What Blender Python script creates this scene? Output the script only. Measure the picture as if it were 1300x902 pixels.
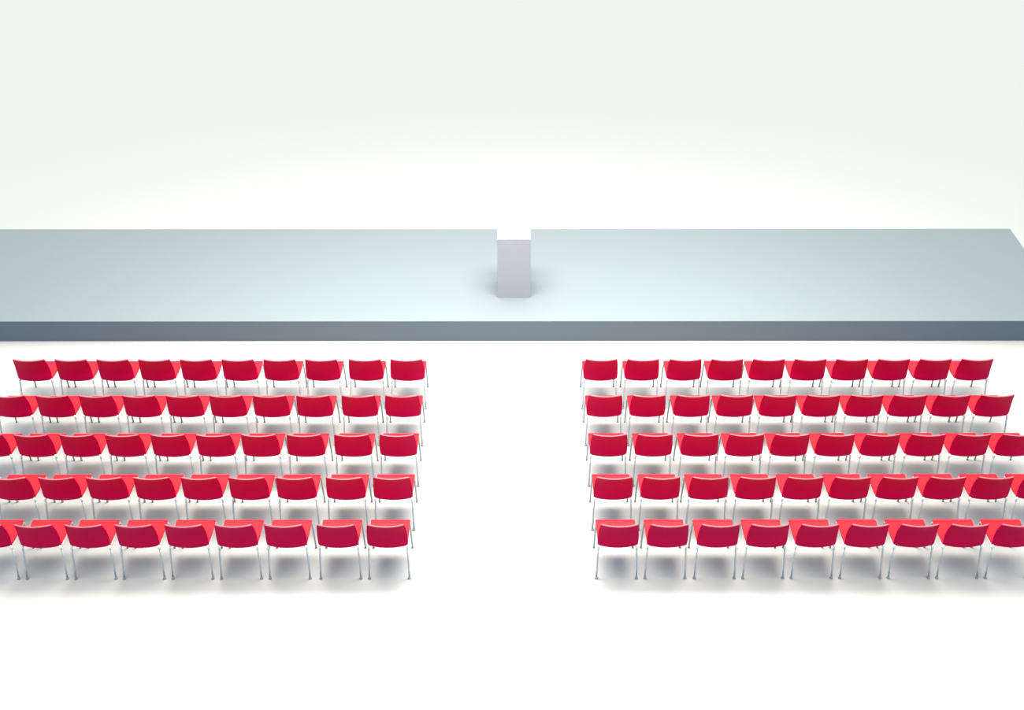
import bpy, bmesh, math
from mathutils import Vector

# ------------------------------------------------------------------ clear
for o in list(bpy.data.objects):
    bpy.data.objects.remove(o, do_unlink=True)
scene = bpy.context.scene
C = scene.collection
R = math.radians

# ------------------------------------------------------------------ camera (1300 x 902 frame)
FPX = 1547.56                                    # focal length in pixels
cam_data = bpy.data.cameras.new('camera')
cam_data.sensor_fit = 'HORIZONTAL'
cam_data.sensor_width = 36.0
cam_data.lens = 36.0 * FPX / 1300.0
cam_data.shift_y = -(451.0 - 406.5) / 1300.0
cam_data.clip_end = 500
cam = bpy.data.objects.new('camera', cam_data)
C.objects.link(cam)
cam.location = (0.0, 0.0, 10.2)
cam.rotation_euler = (R(90 - 33.0658), 0, R(-0.0607))
scene.camera = cam

# ------------------------------------------------------------------ world: pale overhead sky, dimmer towards the horizon
SKY = 14.0
world = bpy.data.worlds.new('sky')
scene.world = world
world.use_nodes = True
nt = world.node_tree
nt.nodes.clear()
wo = nt.nodes.new('ShaderNodeOutputWorld')
bg = nt.nodes.new('ShaderNodeBackground')
tc = nt.nodes.new('ShaderNodeTexCoord')
sx = nt.nodes.new('ShaderNodeVectorMath')
sx.operation = 'DOT_PRODUCT'
sx.inputs[1].default_value = (0.0, 0.165, 0.986)      # the dome is brightest a little ahead of the rows
rp = nt.nodes.new('ShaderNodeValToRGB')
rp.color_ramp.elements[0].position = 0.0
rp.color_ramp.elements[0].color = (0.001, 0.014, 0.042, 1)
rp.color_ramp.elements[1].position = 1.0
rp.color_ramp.elements[1].color = (1.0, 0.83, 0.585, 1)
rm = rp.color_ramp.elements.new(0.72)
rm.color = (0.110, 0.150, 0.190, 1)
nt.links.new(tc.outputs['Generated'], sx.inputs[0])
nt.links.new(sx.outputs['Value'], rp.inputs['Fac'])
nt.links.new(rp.outputs['Color'], bg.inputs['Color'])
bg.inputs['Strength'].default_value = SKY
nt.links.new(bg.outputs[0], wo.inputs[0])

# ------------------------------------------------------------------ overhead softbox, long side along the rows
ld = bpy.data.lights.new('overhead_softbox', 'AREA')
ld.shape = 'RECTANGLE'
ld.size = 9.0
ld.spread = R(96)
ld.size_y = 2.4
ld.energy = 1950.0
ld.color = (1.0, 0.88, 0.74)
lo = bpy.data.objects.new('overhead_softbox', ld)
C.objects.link(lo)
lo.location = (0.05, 13.1, 9.5)

# ------------------------------------------------------------------ exposure
vs = scene.view_settings
scene.display_settings.display_device = 'sRGB'
vs.view_transform = 'Standard'
vs.look = 'None'
vs.exposure = 0.0
vs.gamma = 1.0
vs.use_curve_mapping = False

# ------------------------------------------------------------------ materials
def material(name, base, rough=0.5, metal=0.0, spec=0.5, noise=60.0, vary=0.04, bump=0.0):
    m = bpy.data.materials.new(name)
    m.use_nodes = True
    n = m.node_tree
    b = n.nodes['Principled BSDF']
    b.inputs['Roughness'].default_value = rough
    b.inputs['Metallic'].default_value = metal
    b.inputs['Specular IOR Level'].default_value = spec
    t = n.nodes.new('ShaderNodeTexCoord')
    nz = n.nodes.new('ShaderNodeTexNoise')
    nz.inputs['Scale'].default_value = noise
    nz.inputs['Detail'].default_value = 3
    r = n.nodes.new('ShaderNodeValToRGB')
    r.color_ramp.elements[0].position = 0.3
    r.color_ramp.elements[1].position = 0.7
    r.color_ramp.elements[0].color = tuple(c * (1 - vary) for c in base) + (1,)
    r.color_ramp.elements[1].color = tuple(min(1, c * (1 + vary)) for c in base) + (1,)
    n.links.new(t.outputs['Object'], nz.inputs['Vector'])
    n.links.new(nz.outputs['Fac'], r.inputs['Fac'])
    n.links.new(r.outputs['Color'], b.inputs['Base Color'])
    if bump:
        bp = n.nodes.new('ShaderNodeBump')
        bp.inputs['Strength'].default_value = bump
        bp.inputs['Distance'].default_value = 0.001
        n.links.new(nz.outputs['Fac'], bp.inputs['Height'])
        n.links.new(bp.outputs['Normal'], b.inputs['Normal'])
    return m

M_FLOOR = material('white_floor', (0.202, 0.220, 0.240), 0.9, spec=0.0, noise=0.4, vary=0.004)
M_STAGE = material('pale_grey_stage', (0.088, 0.112, 0.134), 0.85, spec=0.1, noise=1.5, vary=0.006)
M_LECTERN = material('white_lacquer', (0.215, 0.235, 0.26), 0.6, spec=0.1, noise=8, vary=0.005)
M_RED_LIT = material('red_plastic_lit', (0.385, 0.006, 0.013), 0.45, spec=0.055, noise=90, vary=0.03, bump=0.05)  # same plastic as the backrest, its lit tone painted into the colour
M_RED = material('crimson_plastic', (0.390, 0.0005, 0.037), 0.45, spec=0.04, noise=90, vary=0.03, bump=0.05)
M_HIGHLIGHT = material('pale_pink_highlight', (0.32, 0.075, 0.095), 0.45, spec=0.1, noise=90, vary=0.03)  # colour of the highlight painted on the backrest's top rim
M_STEEL = material('grey_steel', (0.30, 0.345, 0.37), 0.40, metal=0.2, noise=40, vary=0.03)
M_FOOT = material('grey_rubber', (0.12, 0.14, 0.155), 0.6, noise=80, vary=0.05)
M_KNOB = material('pale_cap', (0.60, 0.62, 0.64), 0.35, noise=80, vary=0.03)

# ------------------------------------------------------------------ mesh helpers
def make_obj(name, bm, mat, parent=None, smooth=False, bevel=0.0, segs=2):
    bmesh.ops.recalc_face_normals(bm, faces=bm.faces)
    me = bpy.data.meshes.new(name)
    bm.to_mesh(me)
    bm.free()
    me.materials.append(mat)
    if smooth:
        for p in me.polygons:
            p.use_smooth = True
    o = bpy.data.objects.new(name, me)
    C.objects.link(o)
    if parent:
        o.parent = parent
    if bevel:
        md = o.modifiers.new('rounded_edges', 'BEVEL')
        md.width = bevel
        md.segments = segs
        md.limit_method = 'ANGLE'
        md.angle_limit = R(40)
        md.harden_normals = True
    return o

def box_bm(x0, x1, y0, y1, z0, z1, bm=None):
    bm = bm or bmesh.new()
    v = [bm.verts.new((x, y, z)) for z in (z0, z1) for y in (y0, y1) for x in (x0, x1)]
    for f in ((0, 1, 3, 2), (4, 6, 7, 5), (0, 4, 5, 1), (2, 3, 7, 6), (0, 2, 6, 4), (1, 5, 7, 3)):
        bm.faces.new([v[i] for i in f])
    return bm

def tube_bm(points, radius, bm=None, n=12):
    """swept round tube with rounded ends through the given points; radius may be a list"""
    bm = bm or bmesh.new()
    pts = [Vector(p) for p in points]
    rad = radius if isinstance(radius, (list, tuple)) else [radius] * len(pts)
    rings = []
    up = Vector((1, 0, 0))
    for i, p in enumerate(pts):
        d = (pts[min(i + 1, len(pts) - 1)] - pts[max(i - 1, 0)]).normalized()
        a = up if abs(d.dot(up)) < 0.9 else Vector((0, 1, 0))
        e1 = d.cross(a).normalized()
        e2 = d.cross(e1).normalized()
        rings.append([bm.verts.new(p + (e1 * math.cos(2 * math.pi * k / n) + e2 * math.sin(2 * math.pi * k / n)) * rad[i]) for k in range(n)])
    for a, b in zip(rings, rings[1:]):
        for k in range(n):
            bm.faces.new((a[k], a[(k + 1) % n], b[(k + 1) % n], b[k]))
    bm.faces.new(rings[0])
    bm.faces.new(rings[-1])
    return bm

def lathe_bm(profile, x, y, n=16, bm=None):
    bm = bm or bmesh.new()
    rings = [[bm.verts.new((x + r * math.cos(2 * math.pi * k / n), y + r * math.sin(2 * math.pi * k / n), z)) for k in range(n)] for r, z in profile]
    for a, b in zip(rings, rings[1:]):
        for k in range(n):
            bm.faces.new((a[k], a[(k + 1) % n], b[(k + 1) % n], b[k]))
    bm.faces.new(rings[0])
    bm.faces.new(rings[-1])
    return bm

def shell_bm(mid, nu, nv, thick):
    """closed slab around the surface mid(u,v), u,v in 0..1, thick = total thickness"""
    bm = bmesh.new()
    e = 1e-3
    front, back = [], []
    for j in range(nv + 1):
        fr, br = [], []
        for i in range(nu + 1):
            u, v = i / nu, j / nv
            p = Vector(mid(u, v))
            du = Vector(mid(min(u + e, 1), v)) - Vector(mid(max(u - e, 0), v))
            dv = Vector(mid(u, min(v + e, 1))) - Vector(mid(u, max(v - e, 0)))
            nrm = du.cross(dv).normalized()
            fr.append(bm.verts.new(p + nrm * thick / 2))
            br.append(bm.verts.new(p - nrm * thick / 2))
        front.append(fr)
        back.append(br)
    for j in range(nv):
        for i in range(nu):
            bm.faces.new((front[j][i], front[j][i + 1], front[j + 1][i + 1], front[j + 1][i]))
            bm.faces.new((back[j][i], back[j + 1][i], back[j + 1][i + 1], back[j][i + 1]))
    for i in range(nu):
        bm.faces.new((front[0][i], back[0][i], back[0][i + 1], front[0][i + 1]))
        bm.faces.new((front[nv][i], front[nv][i + 1], back[nv][i + 1], back[nv][i]))
    for j in range(nv):
        bm.faces.new((front[j][0], front[j + 1][0], back[j + 1][0], back[j][0]))
        bm.faces.new((front[j][nu], back[j][nu], back[j + 1][nu], front[j + 1][nu]))
    return bm

def interp(tab, t):
    """smooth (Catmull-Rom style) interpolation in a table of (t, value)"""
    if t <= tab[0][0]:
        return tab[0][1]
    for k in range(len(tab) - 1):
        t0, a = tab[k]
        t1, b = tab[k + 1]
        if t <= t1:
            s = (t - t0) / (t1 - t0)
            m0 = (b - tab[k - 1][1]) / (t1 - tab[k - 1][0]) if k > 0 else (b - a) / (t1 - t0)
            m1 = (tab[k + 2][1] - a) / (tab[k + 2][0] - t0) if k + 2 < len(tab) else (b - a) / (t1 - t0)
            h = t1 - t0
            return (2 * s**3 - 3 * s**2 + 1) * a + (s**3 - 2 * s**2 + s) * h * m0 + (-2 * s**3 + 3 * s**2) * b + (s**3 - s**2) * h * m1
    return tab[-1][1]

# ------------------------------------------------------------------ setting
fl = make_obj('floor', box_bm(-90, 90, -60, 110, -0.2, 0.0), M_FLOOR)
fl['kind'] = 'structure'
fl['label'] = 'endless seamless white studio floor'

# ------------------------------------------------------------------ stage
STAGE_H = 0.355
st = make_obj('stage', box_bm(-9.3, 8.35, 15.09, 17.915, 0.0, STAGE_H), M_STAGE, bevel=0.004)
st['label'] = 'long low pale grey stage platform running across the whole scene behind the chairs'
st['category'] = 'stage'

# ------------------------------------------------------------------ lectern: plain white block standing on the stage
LX, LY, LH = 0.047, 15.742, 1.02
lc = make_obj('lectern', box_bm(-0.249, 0.249, 0, 0.50, 0, LH), M_LECTERN, bevel=0.004)
lc.location = (LX, LY, STAGE_H)
lc['label'] = 'tall plain white box lectern standing alone on the grey stage'
lc['category'] = 'lectern'

# ------------------------------------------------------------------ chair (origin on the floor between the rear feet, faces +Y)
FX, KX, FY = 0.232, 0.220, 0.508

def seat_mid(u, v):
    # u across, v from rear to front
    s = 2 * u - 1
    y = 0.098 + v * 0.392
    w = 0.221 + 0.010 * v
    # rounded front corners and rear corners
    for edge in (1 - v, v):
        d = edge * 0.392
        r = 0.016
        if d < r:
            w -= r - math.sqrt(max(0, r * r - (r - d) ** 2))
    z = interp([(0, 0.449), (0.35, 0.440), (0.7, 0.447), (0.9, 0.456), (1, 0.4535)], v) + 0.006 * s * s
    return (s * w, y, z)

BACK_H = [(0, 0.436), (0.06, 0.447), (0.14, 0.472), (0.4, 0.575), (0.7, 0.700), (1, 0.820)]
BACK_D = [(0, 0.072), (0.06, 0.050), (0.14, 0.041), (0.4, 0.040), (0.7, 0.020), (1, -0.022)]
BACK_W = [(0, 0.204), (0.04, 0.219), (0.12, 0.2265), (0.35, 0.231), (0.7, 0.224), (1, 0.210)]

def back_mid(u, v):
    s = 2 * u - 1
    w = interp(BACK_W, v)
    z = interp(BACK_H, v) + 0.006 * s ** 8 * max(0, 1 - v / 0.3)
    y = interp(BACK_D, v) + 0.042 * s * s
    return (s * w, y, z)

def make_chair():
    root = bpy.data.objects.new('chair', None)
    root.empty_display_size = 0.2
    C.objects.link(root)
    make_obj('seat', shell_bm(seat_mid, 24, 24, 0.018), M_RED_LIT, root, smooth=True, bevel=0.004)
    make_obj('backrest', shell_bm(back_mid, 24, 28, 0.021), M_RED, root, smooth=True, bevel=0.003)
    # painted highlight: pale tube along the lit top rim of the backrest
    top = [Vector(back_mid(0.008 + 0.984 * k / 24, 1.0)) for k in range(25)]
    et = make_obj('rim_highlight', tube_bm([p + Vector((0, 0, -0.004)) for p in top], [0.006] + [0.0095] * 23 + [0.006], n=10), M_HIGHLIGHT, root, smooth=True)
    et['label'] = 'pale pink painted highlight on top edge'
    for s in (-1, 1):
        # front leg: vertical tube bending back under the seat
        fb = tube_bm([(s * FX, FY, 0.006), (s * 0.228, FY - 0.008, 0.2), (s * 0.221, FY - 0.026, 0.415),
                      (s * 0.219, FY - 0.033, 0.427), (s * 0.216, FY - 0.052, 0.432)], 0.0105)
        leg = make_obj('leg', fb, M_STEEL, root, smooth=True)
        make_obj('foot_cap', lathe_bm([(0.012, 0), (0.0135, 0.003), (0.013, 0.010), (0.0115, 0.018)], s * FX, FY), M_FOOT, leg, smooth=True)
        # rear leg: tube raked back from the seat to the floor
        rb = tube_bm([(s * FX, 0.0, 0.006), (s * 0.229, 0.020, 0.13), (s * 0.225, 0.050, 0.30), (s * KX, 0.072, 0.425)], 0.0105)
        leg = make_obj('leg', rb, M_STEEL, root, smooth=True)
        make_obj('foot_cap', lathe_bm([(0.016, 0), (0.019, 0.003), (0.018, 0.010), (0.0115, 0.022)], s * FX, 0), M_FOOT, leg, smooth=True)  # rubber cap, made wider and dark to take in the contact shadow
        kb = tube_bm([(s * KX, 0.067, 0.405), (s * KX, 0.066, 0.425), (s * KX, 0.058, 0.456), (s * KX, 0.058, 0.466)], [0.0125, 0.0145, 0.0145, 0.008])
        make_obj('leg_cap', kb, M_KNOB, leg, smooth=True)
    # under-seat frame: two side rails and two cross bars
    fb = bmesh.new()
    for s in (-1, 1):
        tube_bm([(s * KX, 0.080, 0.424), (s * 0.215, 0.20, 0.420), (s * 0.216, 0.36, 0.424), (s * 0.216, FY - 0.052, 0.432)], 0.009, fb, 10)
    tube_bm([(-0.215, 0.17, 0.420), (0.215, 0.17, 0.420)], 0.009, fb, 10)
    tube_bm([(-0.216, 0.40, 0.428), (0.216, 0.40, 0.428)], 0.009, fb, 10)
    make_obj('seat_frame', fb, M_STEEL, root, smooth=True)
    return root

def copy_tree(o, parent=None):
    c = o.copy()
    C.objects.link(c)
    if parent:
        c.parent = parent
    for ch in list(o.children):
        copy_tree(ch, c)
    return c

ROW_Y = [13.4242, 12.6150, 11.8060, 10.9986, 10.1842]
ROW_NAME = ['row nearest stage', 'second row from stage', 'middle row', 'fourth row from stage', 'rear row']
NTH = ['first', 'second', 'third', 'fourth', 'fifth', 'sixth', 'seventh', 'eighth', 'ninth', 'tenth']
XL, XR, PITCH, GAPL, GAPR = -1.1839, 0.9955, 0.5611, 0.0259, 0.0096

chair = make_chair()
spots = []
for r, y in enumerate(ROW_Y):
    for side in ('left', 'right'):
        for c in range(10):
            if r == 4 and c == 9:
                continue                                         # wholly outside the frame
            if side == 'left':
                x = XL - 0.222 - PITCH * c - (GAPL if c > 1 else 0)
            else:
                x = XR + 0.222 + PITCH * c + (GAPR if c > 1 else 0)
            spots.append((x, y, r, side, c))
for i, (x, y, r, side, c) in enumerate(spots):
    o = chair if i == 0 else copy_tree(chair)
    o.location = (x, y, 0)
    o['label'] = 'red chair with grey legs, %s from aisle, %s, %s block' % (NTH[c], ROW_NAME[r], side)
    o['category'] = 'chair'
    o['group'] = 'red chairs in rows facing the stage'
